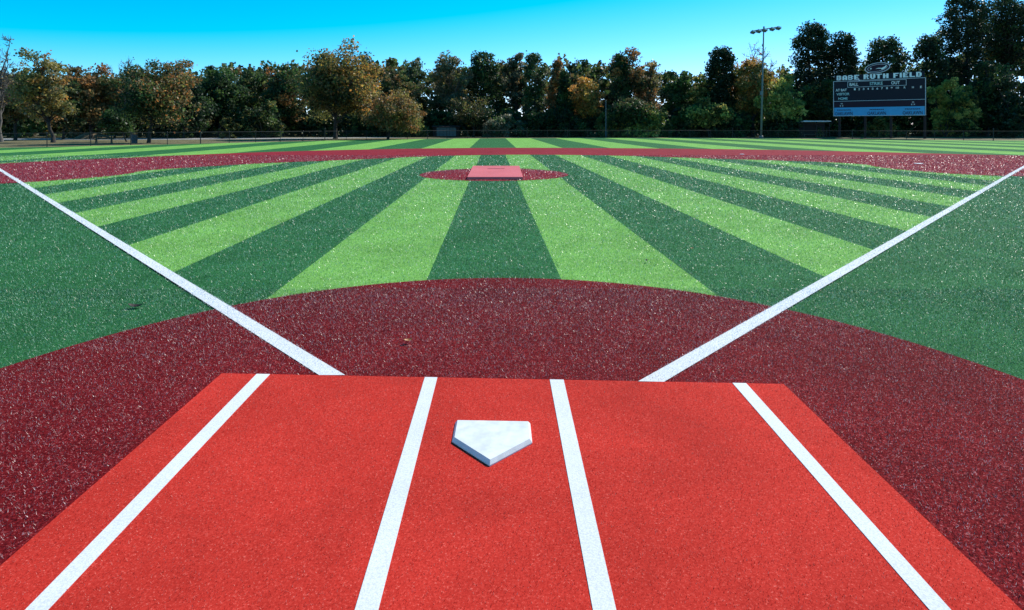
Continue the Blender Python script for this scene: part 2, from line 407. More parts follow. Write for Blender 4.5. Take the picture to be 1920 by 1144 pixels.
on_mat = inpoly(X, Y, [(-1.945, -1), (1.778, -1), (MRT[0] + .01, MRT[1] + .01), (ML[0] - .01, ML[1] + .01)])
def near_foul(x, y, extra=0.0):
    r = np.zeros(x.shape, bool)
    for p0, p1, w in FL:
        d = (p1 - p0).normalized(); t = (x - p0.x) * d.x + (y - p0.y) * d.y; q = np.abs(-(x - p0.x) * d.y + (y - p0.y) * d.x)
        r |= (t > -0.1) & (q < w + extra)
    return r & (y > mat_top(0) - 0.15)
on_foul = near_foul(X, Y, rng.normal(0, .010, X.shape)) & ~on_mat
in_mound = np.hypot(X - MC[0], Y - MC[1]) < MR
on_pad = inpoly(X, Y, [(-0.53 - hw - .03, PADF - .03), (-0.53 + hw + .03, PADF - .03), (-0.60 + hw + .03, PADB + .03), (-0.60 - hw - .03, PADB + .03)])
in_home = np.hypot(X - CC[0], Y - CC[1]) < CR + rng.normal(0, .012, X.shape)
in_band = inpoly(X, Y, band_pts)
in_wedge = (Y - X > TIP[1] - TIP[0]) & (Y + X > TIP[1] + TIP[0])
maroon = in_home & ~on_mat & ~on_foul
maroon_sheen = (in_band | in_mound) & ~in_home & ~on_foul & ~on_pad
green = ~(in_home | in_band | in_mound | on_mat | on_foul)
light = green & in_wedge & (infield_parity(X + rng.normal(0, .018, X.shape), Y) == 1)
darkm = green & ~light
Z0 = np.where(in_mound, mound_z(X, Y), np.where(in_home | in_band, 0.008, np.where(in_wedge, 0.004, 0.0)))
def lod(y): return np.maximum(0.62, y / 6.0)
for nm, mask, mt, ln in (('maroon_turf_fibres', maroon, 'b_maroon', 0.022), ('base_path_fibres', maroon_sheen, 'b_maroon_sheen', 0.022), ('light_turf_fibres', light, 'b_light', 0.023), ('dark_turf_fibres', darkm, 'b_dark', 0.023), ('white_line_fibres', on_foul, 'b_white', 0.016)):
    x, y, z = X[mask], Y[mask], Z0[mask]
    s = lod(y)
    if nm.startswith('white'): z = z * 0 + 0.012
    Lh = ln * rng.uniform(0.6, 1.25, len(x)) * np.minimum(s, 3.0) ** 0.8; Wd = 0.0041 * rng.uniform(0.6, 1.4, len(x)) * s
    o = link(nm, blades_mesh(nm, x, y, z, Lh, Wd, M[mt]), None); tag(o, kind='stuff')
# short pile on the mat
n = 100000
x = rng.uniform(-1.93, 1.765, n); y = np.sqrt(rng.uniform(1.7 ** 2, 3.95 ** 2, n)); ok = (y < mat_top(x) - 0.01) & ~inpoly(x, y, inset(outl, -0.012))
for q in LINES: ok &= ~inpoly(x, y, q)
x, y = x[ok], y[ok]
o = link('mat_fibres', blades_mesh('mat_fibres', x, y, np.full(len(x), MATZ), rng.uniform(0.006, 0.011, len(x)), rng.uniform(0.0016, 0.003, len(x)), M['b_mat']), None, mat_root); tag(o, kind='stuff'); put(o)

# ------------------------------------------------------------------ fallen leaves and small white markers on the turf
def fallen(name, x, y, z, L, W, rz, mat, label, curl=0.25):
    n = 7; v = []; f = []
    for i in range(n):
        t = i / (n - 1); w = W * math.sin(math.pi * min(1, t * 1.05 + 0.02)) ** 0.8 * 0.5
        zz = curl * L * (2 * t - 1) ** 2
        v += [(t * L - L / 2, -w, zz + w * 0.4), (t * L - L / 2, 0, zz), (t * L - L / 2, w, zz + w * 0.4)]
    for i in range(n - 1):
        a = i * 3; f += [(a, a + 3, a + 4, a + 1), (a + 1, a + 4, a + 5, a + 2)]
    me = bpy.data.meshes.new(name); me.from_pydata(v, [], f); o = link(name, me, mat); o.location = (x, y, z); o.rotation_euler = (0.1, 0, rz)
    md = o.modifiers.new('t', 'SOLIDIFY'); md.thickness = 0.002
    tag(o, label, 'leaf'); return o
gx, gy = G(255, 578); fallen('fallen_leaf', gx, gy, 0.014, 0.13, 0.06, 0.15, M['darkleaf'], 'dark curled dead leaf on green turf left of the left foul line')
gx, gy = G(765, 646); fallen('fallen_leaf', gx, gy, 0.03, 0.07, 0.035, 0.5, M['dryleaf'], 'small orange leaf on maroon turf in front of the home plate mat')
gx, gy = G(1212, 493); fallen('fallen_leaf', gx, gy, 0.03, 0.06, 0.03, 1.2, M['darkleaf'], 'tiny dark leaf on light green infield stripe right of centre')
gx, gy = G(1297, 470); fallen('fallen_leaf', gx, gy, 0.03, 0.07, 0.03, 0.3, M['dryleaf'], 'tiny orange leaf on dark green infield stripe right of centre')
for px, py, w, lb in ((1722, 308.5, 0.26, 'flat white base plug on the red dirt near the right foul line'), (1391, 290.5, 0.22, 'small white base plug on the red arc beyond the infield stripes')):
    gx, gy = G(px, py); b = MB(); b.box((0, 0, 0.012), (w, w, 0.024), bevel=0.008); b.tube([(0, 0, 0.02), (0, 0, 0.032)], 0.04, 12)
    o = b.build('base_plug', M['whitemetal']); o.location = (gx, gy, 0.03); tag(o, lb, 'base plug')

# ------------------------------------------------------------------ trees
def palette(cols, n, w=None):
    c = np.array(cols); idx = rng.choice(len(c), n, p=w); out = c[idx] * rng.uniform(0.7, 1.3, (n, 1)); return out
def quads_mesh(name, P, S, C, flat=0.0):
    """leaf faces: positions P, sizes S, colours C"""
    n = len(P)
    nv = rng.normal(size=(n, 3)); nv[:, 2] += flat; nv /= np.linalg.norm(nv, axis=1)[:, None]
    a = np.cross(nv, rng.normal(size=(n, 3))); a /= np.linalg.norm(a, axis=1)[:, None]; b = np.cross(nv, a)
    a *= S[:, None] * 0.5; b *= S[:, None] * rng.uniform(0.28, 0.5, (n, 1))
    bend = nv * S[:, None] * 0.12
    V = np.stack([P - a, P - b * 1.0 + bend, P + a, P + b * 1.0 + bend], 1).reshape(-1, 3)
    me = bpy.data.meshes.new(name)
    me.vertices.add(n * 4); me.vertices.foreach_set('co', V.reshape(-1).astype(np.float32))
    me.loops.add(n * 4); me.loops.foreach_set('vertex_index', np.arange(n * 4, dtype=np.int32))
    me.polygons.add(n); me.polygons.foreach_set('loop_start', np.arange(0, n * 4, 4, dtype=np.int32)); me.polygons.foreach_set('loop_total', np.full(n, 4, np.int32))
    at = me.attributes.new('col', 'FLOAT_COLOR', 'FACE'); cc = np.ones((n, 4), np.float32); cc[:, :3] = C; at.data.foreach_set('color', cc.reshape(-1))
    me.update(); me.materials.append(M['leaf']); return me
def tubes_np(name, segs, mat, sides=4):
    """segs: list of (points, radii)"""
    V = []; Fs = []; off = 0
    for pts, rad in segs:
        pts = np.asarray(pts, float); n = len(pts)
        t = np.gradient(pts, axis=0); t /= np.linalg.norm(t, axis=1)[:, None] + 1e-9
        ref = np.array([0.31, 0.95, 0.05]) if abs(t[0, 2]) > 0.5 else np.array([0.05, 0.1, 1.0])
        a = np.cross(t, ref); a /= np.linalg.norm(a, axis=1)[:, None] + 1e-9; b = np.cross(t, a)
        ang = np.arange(sides) * 2 * np.pi / sides
        ring = pts[:, None] + (a[:, None] * np.cos(ang)[None, :, None] + b[:, None] * np.sin(ang)[None, :, None]) * np.asarray(rad)[:, None, None]
        V.append(ring.reshape(-1, 3))
        for i in range(n - 1):
            for k in range(sides):
                Fs.append((off + i * sides + k, off + i * sides + (k + 1) % sides, off + (i + 1) * sides + (k + 1) % sides, off + (i + 1) * sides + k))
        off += n * sides
    me = bpy.data.meshes.new(name); me.from_pydata(np.concatenate(V).tolist(), [], Fs)
    for p in me.polygons: p.use_smooth = True
    me.materials.append(mat); return me
def path(a, b, n, wob, sag=0.0):
    a, b = np.asarray(a, float), np.asarray(b, float); t = np.linspace(0, 1, n)[:, None]
    p = a + (b - a) * t; L = np.linalg.norm(b - a)
    w = np.cumsum(rng.normal(size=(n, 3)), 0) * wob * L / n; w -= w[0]; w -= t * w[-1]
    p += w; p[:, 2:] += sag * L * t * (1 - t) * 4 * 0.25; return p
PAL = {
 'green':  ([(0.065, 0.131, 0.035), (0.097, 0.174, 0.043), (0.055, 0.097, 0.043)], None),
 'dark':   ([(0.018, 0.041, 0.016), (0.028, 0.055, 0.021), (0.014, 0.030, 0.016)], None),
 'olive':  ([(0.208, 0.220, 0.055), (0.138, 0.180, 0.055), (0.331, 0.262, 0.070)], None),
 'rust':   ([(0.402, 0.155, 0.056), (0.556, 0.230, 0.062), (0.216, 0.138, 0.062), (0.155, 0.155, 0.062)], None),
 'brown':  ([(0.225, 0.144, 0.063), (0.158, 0.132, 0.058), (0.317, 0.185, 0.058), (0.105, 0.117, 0.053)], None),
 'gold':   ([(0.644, 0.380, 0.065), (0.468, 0.293, 0.073), (0.264, 0.234, 0.065), (0.585, 0.249, 0.059)], None),
 'yellow': ([(0.577, 0.577, 0.118), (0.373, 0.424, 0.101), (0.746, 0.645, 0.170), (0.238, 0.305, 0.085)], None),
 'grey':   ([(0.188, 0.202, 0.134), (0.134, 0.157, 0.098), (0.269, 0.242, 0.161)], None),
}
def mixcol(names, wts, n):
    k = rng.choice(len(names), n, p=np.array(wts) / sum(wts)); out = np.empty((n, 3))
    for i, nm in enumerate(names):
        m = k == i; out[m] = palette(PAL[nm][0], int(m.sum()))
    return out
def make_tree(px, top, wpx, d, style='broad', pal=('green',), wt=(1,), label='', nleaf=9000, clear=0.03, leaf=0.29, side=None, base_px=None, lean=0.0, bark='bark', name=None, group=None, cat='tree', twigs=1.0):
    """side: palette painting sunlight into the leaf colour of the +x (sunward) part of the crown"""
    X0 = wx(base_px if base_px is not None else px, d); Xc = wx(px, d); Ht = hz(top, d); R = wpx * d / F / 2 * (1.12 if style in ('broad', 'thin', 'bush') else 1.0)
    nm = name or {'bare': 'bare_tree', 'ivy': 'ivy_covered_tree', 'pine': 'pine_tree', 'bush': 'shrub', 'cone': 'cypress_tree'}.get(style, 'deciduous_tree')
    root = empty(nm, (X0, d, 0)); tag(root, label, cat, group)
    cx = Xc - X0; nleaf = int(nleaf * 1.45) if nleaf > 1000 else nleaf; leaf *= 1.28
    segs = []; clusters = []; crad = []
    zb = Ht * clear
    tr = max(0.10, 0.018 * Ht + 0.012 * R) * (0.7 if style == 'bush' else 1)
    if style == 'bush':
        nst = 7
        for i in range(nst):
            a = rng.uniform(0, 2 * np.pi); e = np.array([cx + np.cos(a) * R * .6, np.sin(a) * R * .5, Ht * rng.uniform(.55, .9)])
            segs.append((path((rng.normal(0, .1), rng.normal(0, .1), -0.05), e, 6, .2), np.linspace(tr * .5, .015, 6)))
        nc = max(40, int(nleaf / 45)); nb = 9
        bc = np.stack([cx + rng.uniform(-.68, .68, nb) * R, rng.uniform(-.5, .5, nb) * R, rng.uniform(.2, .72, nb) * Ht], 1); bc[0] = (cx + rng.uniform(-.3, .3) * R, 0, .80 * Ht)
        br = rng.uniform(.22, .46, nb) * R; br[0] = .25 * R
        bi = rng.choice(nb, nc, p=br / br.sum()); u = rng.normal(size=(nc, 3)); u /= np.linalg.norm(u, axis=1)[:, None]
        C = bc[bi] + u * (br[bi] * rng.uniform(.3, 1, nc) ** .5)[:, None]; C[:, 2] = np.clip(C[:, 2], .15, Ht * .97)
        C[nc * 3 // 4:, 2] *= rng.uniform(.1, .7, nc - nc * 3 // 4)
        clusters = C; crad = rng.uniform(.08, .17, nc) * min(R, Ht)
    else:
        topz = Ht * (0.97 if style != 'bare' else 0.9)
        tp = path((0, 0, -0.1), (cx + lean * Ht, 0, topz * (0.8 if style in ('broad', 'thin', 'bare') else .72 if style == 'pine' else .97)), 12, 0.12)
        tp[:, 0:2] = tp[:, 0:2]; rad = np.linspace(tr, tr * .22, 12); rad[0] *= 1.35
        segs.append((tp, rad))
        def trunk_at(z):
            i = int(np.clip(np.searchsorted(tp[:, 2], z), 1, 11)); return tp[i]
        nl = {'broad': 22, 'thin': 19, 'bare': 18, 'ivy': 12, 'pine': 16, 'cone': 14}[style]
        if style == 'cone':
            nc = int(nleaf / 55); h = rng.uniform(clear, 1, nc); rr = R * np.clip((1.03 - h) / (1 - clear), .06, 1) ** .75 * np.sqrt(rng.uniform(.2, 1, nc)); a = rng.uniform(0, 2 * np.pi, nc)
            clusters = np.stack([cx * h + rr * np.cos(a), rr * np.sin(a), h * Ht], 1); crad = rng.uniform(.35, .6, nc)
            for i in range(0, nc, 4): segs.append((path(trunk_at(clusters[i, 2] * .92), clusters[i], 4, .1), np.linspace(.05, .012, 4)))
        elif style == 'ivy':
            nc = int(nleaf / 55); h = rng.uniform(0.0, 1, nc)
            prof_h = np.linspace(0, 1, 9); prof = rng.uniform(.7, 1.0, 9); prof[-1] = .35; prof[-2] = .75; prof[0] = .8
            rr = R * np.interp(h, prof_h, prof) * np.sqrt(rng.uniform(.15, 1, nc)); a = rng.uniform(0, 2 * np.pi, nc)
            clusters = np.stack([cx * h + rr * np.cos(a), rr * np.sin(a), h * (Ht - .5) + .2], 1); crad = rng.uniform(.5, .95, nc)
            for i in range(0, nc, 5): segs.append((path(trunk_at(clusters[i, 2] * .9), clusters[i], 4, .15), np.linspace(.07, .015, 4)))
            # hanging tufts that break the outline
            k = 14; a = rng.uniform(0, 2 * np.pi, k); hh = rng.uniform(.3, .95, k); rt = R * np.interp(hh, prof_h, prof) * 1.02
            ext = np.stack([cx * hh + rt * np.cos(a), rt * np.sin(a), hh * Ht], 1); clusters = np.concatenate([clusters, ext]); crad = np.concatenate([crad, np.full(k, .55)])
        else:
            cz = (zb + Ht) / 2; hzv = (Ht - zb) / 2
            lobes = []
            for i in range(nl):
                a = i * 2.399 + rng.uniform(-.4, .4); e = math.asin(np.clip(-0.72 + 1.70 * (i + .5) / nl + rng.uniform(-.1, .1), -.98, .98)); q = rng.uniform(.42, .90)
                end = np.array([cx + math.cos(e) * math.cos(a) * R * q, math.cos(e) * math.sin(a) * R * q * .9, cz + math.sin(e) * hzv * q])
                sz = zb * .8 + (end[2] - zb) * rng.uniform(.25, .6); sz = float(np.clip(sz, Ht * .12, tp[-1, 2] * .97)); st = trunk_at(sz)
                p = path(st, end, 7, .16, .5); segs.append((p, np.linspace(tr * .42, tr * .10, 7)))
                lobes.append(end)
                ls = rng.uniform(.55, 1.5)
                for _ in range(int(6 * twigs) + 3):
                    j = rng.integers(2, 7); u = rng.normal(size=3); u[2] = abs(u[2]) * .7 + .15; u /= np.linalg.norm(u)
                    e2 = p[j] + u * ls * rng.uniform(.12, .34) * R * np.array([1, 1, min(1.3, hzv / R)])
                    p2 = path(p[j], e2, 5, .2); segs.append((p2, np.linspace(tr * .13, .018, 5)))
                    if style in ('bare', 'thin'):
                        for _ in range(6 if style == 'bare' else 3):
                            jj = rng.integers(1, 5); u2 = u + rng.normal(size=3) * .6; u2[2] += .35; u2 /= np.linalg.norm(u2)
                            segs.append((path(p2[jj], p2[jj] + u2 * rng.uniform(.10, .22) * R, 4, .2), np.linspace(.022, .012, 4)))
                    clusters.append(e2); crad.append(rng.uniform(.07, .19) * R)
                clusters.append(end); crad.append(.2 * R * ls)
            clusters = np.array(clusters); crad = np.array(crad)
            # grow to the measured height
            kz = float(np.clip((Ht - .1) / np.max(clusters[:, 2] + crad * .9), .8, 1.35)); clusters[:, 2] *= kz
            for sp, _ in segs: sp[:, 2] *= kz
            # keep inside the measured outline
            clusters[:, 0] = cx + np.clip(clusters[:, 0] - cx, -R * 1.02, R * 1.02); clusters[:, 2] = np.minimum(clusters[:, 2], Ht - .2)
    link('trunk' if style != 'bush' else 'stems', tubes_np('trunk', segs, M[bark]), None, root)
    if style == 'bare' and nleaf < 10: return root
    nc = len(clusters); w = crad ** 1.6; w = w * rng.uniform(.35, 1.6, nc); w /= w.sum()
    ci = rng.choice(nc, nleaf, p=w)
    g = rng.normal(size=(nleaf, 3)); gn = np.linalg.norm(g, axis=1)[:, None]; g = g / gn * (rng.random((nleaf, 1)) ** .45)
    sq = np.array([1.0, 1.0, .75 if style in ('broad', 'thin') else .9])
    far = np.where(rng.random(nleaf) < .10, rng.uniform(1.1, 1.55, nleaf), 1.0)[:, None]
    P = clusters[ci] + g * crad[ci][:, None] * 1.35 * sq * far
    P[:, 2] = np.maximum(P[:, 2], 0.08)
    # palette per clump with leaf-level jitter
    ccol = mixcol(pal, wt, nc); C = ccol[ci] * .6 + .4 * mixcol(pal, wt, nleaf)
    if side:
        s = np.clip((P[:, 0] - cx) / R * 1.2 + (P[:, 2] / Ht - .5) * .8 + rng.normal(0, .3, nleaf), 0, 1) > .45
        C[s] = mixcol((side, 'brown', 'olive'), (3, 2, 1), int(s.sum()))  # sunlit flank painted into the leaf colours
    S = leaf * rng.uniform(.6, 1.35, nleaf)
    link('crown' if style != 'bush' else 'foliage', quads_mesh('crown', P, S, C), None, root)
    return root

T = make_tree
# left, park side
T(-6, 62, 90, 66, 'bare', ('brown',), (1,), 'bare leafless tree cut off by the left edge of the photo', nleaf=500, bark='palebark', leaf=.16, base_px=2)
T(28, 124, 90, 74, 'thin', ('brown', 'green'), (2, 1), 'brownish tree beside the bare tree at the far left', nleaf=6500)
T(72, 90, 104, 63, 'thin', ('olive', 'gold', 'grey'), (3, 1, 1), 'thin olive tree with stout dark trunk and twiggy top behind left fence', nleaf=6000, base_px=100, leaf=.20, clear=.04)
T(170, 120, 116, 82, 'broad', ('rust', 'brown', 'green'), (2, 2, 1), 'rust brown tree behind the brown earth mound at left', nleaf=9000)
T(246, 105, 80, 84, 'bare', ('grey',), (1,), 'bare twiggy crown rising behind the trees left of the wide dark tree', nleaf=900, leaf=.16, bark='palebark')
T(292, 104, 156, 62, 'broad', ('dark', 'green', 'olive'), (3, 2, 1), 'wide dark green tree coloured sunlit orange on its right side behind left fence', nleaf=14000, side='rust', base_px=279, clear=.03, leaf=.19)
T(222, 190, 70, 67, 'thin', ('dark', 'green'), (1, 1), 'low dark tree with slanting trunk just left of the wide dark tree', nleaf=3500, base_px=238, lean=-.12, leaf=.2)
T(410, 122, 96, 96, 'broad', ('dark', 'green'), (1, 2), 'dark green round tree right of the orange sided wide tree', nleaf=8000)
T(472, 128, 84, 104, 'broad', ('dark', 'green', 'olive'), (2, 2, 1), 'green tree midway between wide dark tree and tall golden brown tree', nleaf=7000)
T(530, 119, 90, 100, 'broad', ('green', 'rust', 'dark'), (3, 1, 2), 'green tree with rusty top just left of the tall golden brown tree', nleaf=8000)
T(495, 190, 80, 90, 'bush', ('dark', 'green', 'olive'), (2, 2, 1), 'low green shrub left of the tall golden brown tree', nleaf=4500)
T(428, 212, 34, 84, 'bush', ('olive', 'dark'), (1, 1), 'small olive bush behind the left fence', nleaf=1200)
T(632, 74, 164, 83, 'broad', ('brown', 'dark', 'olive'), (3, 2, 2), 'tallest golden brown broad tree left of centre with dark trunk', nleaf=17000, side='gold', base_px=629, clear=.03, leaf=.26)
T(688, 97, 64, 112, 'pine', ('dark',), (1,), 'dark domed evergreen behind the golden brown tree', nleaf=6000)
T(745, 165, 118, 79, 'thin', ('rust', 'brown', 'olive'), (2, 3, 2), 'small rust brown tree with dark trunk beside the tall golden one', nleaf=7500, base_px=727, clear=.05, leaf=.22)
T(742, 120, 74, 105, 'broad', ('brown', 'green', 'rust'), (2, 2, 1), 'brownish green tree behind the small rust brown tree', nleaf=6500)
T(772, 105, 54, 112, 'thin', ('grey', 'green'), (1, 1), 'narrow grey green tree in the wood behind left centre field', nleaf=4500)
T(118, 150, 84, 78, 'broad', ('dark', 'brown', 'green'), (2, 2, 1), 'dark brownish tree between the thin olive tree and the rust brown tree', nleaf=6000)
T(345, 152, 84, 86, 'broad', ('dark', 'green'), (2, 1), 'dark tree filling the gap right of the wide orange sided tree', nleaf=6000)
T(215, 150, 80, 88, 'broad', ('dark', 'rust', 'green'), (2, 1, 1), 'dark rusty tree behind the slanting trunk', nleaf=5500)
# centre
T(846, 91, 86, 108, 'thin', ('brown', 'grey', 'green'), (2, 2, 1), 'tall half bare brown tree behind the low shed', nleaf=7000, bark='palebark')
T(908, 98, 62, 110, 'ivy', ('dark', 'green'), (2, 1), 'dark green tree right of the tall half bare brown tree', nleaf=7500)
T(888, 174, 84, 96, 'thin', ('olive', 'brown', 'dark'), (1, 1, 2), 'small olive tree in front of the dark wood at centre', nleaf=4500, leaf=.2)
T(966, 97, 50, 110, 'thin', ('grey', 'dark', 'brown'), (2, 2, 1), 'narrow pale topped tree at the centre of the wood', nleaf=5000)
T(1003, 103, 48, 106, 'ivy', ('green', 'grey', 'dark'), (2, 1, 1), 'grey green columnar tree just right of centre', nleaf=6000)
T(1046, 116, 60, 104, 'cone', ('rust', 'brown'), (1, 1), 'rust orange conical tree right of the centre', nleaf=6500, clear=.1)
T(1058, 135, 40, 100, 'cone', ('dark', 'green'), (2, 1), 'slim dark green conical tree beside the rust orange cone', nleaf=5000, clear=.05)
T(1082, 110, 46, 122, 'pine', ('dark',), (1,), 'far dark pine behind the rust orange cone, left of a pair', nleaf=3500)
T(1112, 112, 40, 122, 'pine', ('dark',), (1,), 'far dark pine left of the tall ivy tree, right of a pair', nleaf=3500)
T(1098, 142, 80, 102, 'broad', ('gold', 'rust', 'olive'), (3, 2, 1), 'golden orange tree beside the thin grey pole', nleaf=7500)
T(1175, 90, 84, 104, 'thin', ('rust', 'dark', 'brown'), (2, 2, 1), 'tall russet crowned tree with gaps showing sky right of centre', nleaf=6500)
T(1163, 100, 30, 102, 'ivy', ('dark', 'green'), (2, 1), 'dark ivy column inside the russet crowned tree', nleaf=4500)
T(1215, 108, 66, 106, 'thin', ('grey', 'rust', 'olive'), (1, 1, 1), 'sparse pale crown right of the russet crowned tree', nleaf=3600)
T(1185, 178, 96, 96, 'broad', ('brown', 'green', 'dark'), (1, 2, 3), 'dark mixed tree below the russet crowned tree', nleaf=7500)
T(1270, 130, 62, 104, 'broad', ('dark', 'green'), (1, 2), 'rounded green tree in the dip of the treeline', nleaf=6500)
T(1316, 137, 62, 104, 'broad', ('olive', 'yellow', 'green'), (3, 1, 2), 'olive tree left of the dark ivy column', nleaf=6500)
T(1353, 90, 58, 102, 'ivy', ('dark',), (1,), 'dark ivy column left of the floodlight pole', nleaf=8500)
T(1330, 180, 80, 95, 'broad', ('yellow', 'olive', 'dark'), (1, 2, 2), 'yellow green tree below the dark ivy column', nleaf=6500)
T(1428, 74, 88, 106, 'bare', ('rust',), (1,), 'bare twiggy crown behind the floodlight pole', nleaf=900, leaf=.16)
T(1412, 102, 92, 100, 'broad', ('rust', 'gold', 'olive'), (2, 2, 3), 'orange and olive tree behind the floodlight pole', nleaf=9500)
T(1466, 140, 74, 95, 'broad', ('yellow', 'olive', 'green'), (3, 2, 1), 'bright yellow green tree right of the floodlight pole', nleaf=6500)
T(1136, 160, 64, 106, 'bush', ('dark', 'green'), (2, 1), 'dark shrub behind the top of the thin grey pole', nleaf=5000)
# right
T(1520, 42, 74, 104, 'ivy', ('dark',), (1,), 'tall dark ivy tower left of the scoreboard', nleaf=11000)
T(1578, 62, 56, 103, 'ivy', ('dark',), (1,), 'dark ivy tower above the scoreboard left corner', nleaf=9000)
T(1660, 72, 90, 104, 'ivy', ('dark', 'green'), (4, 1), 'broad dark ivy crown behind the scoreboard emblem', nleaf=11000)
T(1742, 68, 62, 104, 'ivy', ('dark', 'green'), (3, 1), 'dark ivy tree above the scoreboard right corner', nleaf=8500)
T(1808, -10, 100, 108, 'ivy', ('dark',), (1,), 'tallest dark tree at the right, reaching the top of the photo', nleaf=14000)
T(1890, -22, 130, 112, 'broad', ('dark', 'green'), (3, 1), 'tall dark tree with sky gaps at the right edge', nleaf=12000, clear=.3)
T(1772, 132, 62, 97, 'bush', ('yellow', 'olive'), (3, 1), 'tall yellow green shrub touching the right edge of the scoreboard', nleaf=6000)
T(1812, 150, 66, 95, 'bush', ('yellow', 'green', 'dark'), (2, 2, 1), 'shorter yellow green shrub between the scoreboard shrub and the olive tree', nleaf=5000)
T(1850, 110, 90, 100, 'broad', ('olive', 'green', 'dark'), (1, 2, 2), 'olive tree in front of the tall dark trees at right', nleaf=7000)
T(1900, 130, 100, 92, 'bush', ('dark', 'green'), (3, 1), 'dark shrub mass at the right edge of the photo', nleaf=8000)
T(1540, 140, 80, 97, 'bush', ('dark', 'green', 'olive'), (3, 2, 1), 'dark shrub left of the scoreboard above the white roofed shelter', nleaf=7000)
T(1620, 128, 80, 108, 'bush', ('yellow', 'green'), (1, 1), 'pale green shrub showing behind the scoreboard top', nleaf=5000)
for i, (px, top, w, pal, lb) in enumerate((
    (1062, 205, 90, 'dark', 'low dark shrub under the rust orange cone'), (1140, 200, 70, 'olive', 'low olive shrub at the foot of the thin grey pole'),
    (1205, 205, 80, 'yellow', 'low yellowish shrub at the field edge under the russet tree'), (1270, 200, 80, 'green', 'low green shrub under the dip in the treeline'),
    (1375, 205, 80, 'dark', 'low dark shrub left of the floodlight pole foot'), (1465, 212, 70, 'dark', 'low dark shrub right of the floodlight pole foot'),
    (1650, 215, 40, 'olive', 'small olive shrub seen below the scoreboard'), (770, 215, 70, 'olive', 'low olive shrub left of the low shed'),
    (945, 218, 70, 'grey', 'low greyish shrub at centre field edge'), (1000, 215, 60, 'dark', 'low dark shrub right of centre field'))):
    T(px, top, w, 97 - (i % 3), 'bush', (pal, 'green'), (2, 1), lb, nleaf=3200)

# wood behind and undergrowth: masses nobody could count
def mass(name, label, n_cl, xr, dr, hf, leaf, nleaf, pal, wt):
    dd = rng.uniform(*dr, n_cl); px = rng.uniform(*xr, n_cl); t = rng.random(n_cl)
    C = np.stack([(px - 960) * dd / F, dd, np.array([hf(p) for p in px]) * t ** .8], 1); cr = rng.uniform(.8, 1.8, n_cl)
    ci = rng.integers(0, n_cl, nleaf); g = rng.normal(size=(nleaf, 3)); g /= np.linalg.norm(g, axis=1)[:, None]; g *= rng.random((nleaf, 1)) ** .5
    P = C[ci] + g * cr[ci][:, None]; P[:, 2] = np.maximum(P[:, 2], .1)
    Cc = mixcol(pal, wt, n_cl)[ci] * .6 + .4 * mixcol(pal, wt, nleaf)
    o = link(name, quads_mesh(name, P, leaf * rng.uniform(.6, 1.4, nleaf), Cc)); tag(o, label, 'woodland', kind='stuff'); return o
skyline = lambda p: float(np.interp(p, [-200, 100, 300, 430, 560, 700, 800, 900, 1000, 1120, 1200, 1290, 1360, 1480, 1600, 1760, 1850, 2150], [10, 11, 12, 13.2, 13.8, 14, 14, 14, 14, 14.5, 12.5, 11.5, 12.5, 13, 13.5, 14, 18, 19]))
mass('background_wood', 'dark mass of woodland behind the front row of trees', 2600, (-120, 2080), (112, 128), skyline, .80, 100000, ('dark', 'green', 'brown', 'olive'), (3, 3, 2, 2))
low = lambda p: float(np.interp(p, [300, 420, 800, 1900], [2.5, 3.5, 4.0, 4.5]))
mass('undergrowth', 'dark undergrowth at the foot of the wood', 1300, (330, 2060), (100, 111), low, .62, 60000, ('dark', 'green', 'olive'), (4, 2, 1))
mass('far_park_hedge', 'dark hedge line far behind the park lawn at left', 260, (-120, 400), (88, 102), lambda p: 7.5, .55, 26000, ('dark', 'green', 'brown'), (4, 2, 1))

# ------------------------------------------------------------------ outfield fence
fence = empty('chain_link_fence', (BND[0][0], BND[0][1], 0)); tag(fence, 'low black chain-link fence with posts along the outfield edge', 'fence')
FH = 1.15
fp = [(-47.5, 40.0)] + [(p[0], p[1] + 0.35) for p in BND] + [(70, 66)]
def resample(pts, step):
    out = [Vector(pts[0])]; acc = 0
    for a, b in zip(pts[:-1], pts[1:]):
        a, b = Vector(a), Vector(b); L = (b - a).length; t = step - acc
        while t <= L: out.append(a + (b - a) * (t / L)); t += step
        acc = L - (t - step)
    return out
posts = resample(fp, 3.05)
pm = None
for i, p in enumerate(posts):
    if pm is None:
        b = MB(); b.tube([(0, 0, -0.1), (0, 0, FH + 0.03)], 0.032, 8); b.tube([(0, 0, FH + 0.03), (0, 0, FH + 0.06), (0, 0, FH + 0.09)], [0.04, 0.035, 0.01], 8)
        o = b.build('post', M['blackmetal'], fence); pm = o.data
    else: o = link('post', pm, None, fence)
    o.location = Vector((p.x, p.y, 0)) - fence.location
    if i % 5 == 3: o.scale = (1.5, 1.5, 1.25 if i % 10 == 3 else 1)
b = MB()
b.tube([(p.x, p.y, FH) for p in posts], 0.024, 6); put(b.build('top_rail', M['blackmetal'], fence))
b = MB(); b.tube([(p.x, p.y, 0.08) for p in posts], 0.012, 5); put(b.build('bottom_rail', M['blackmetal'], fence))
V = []; Fc = []
st = 0.11
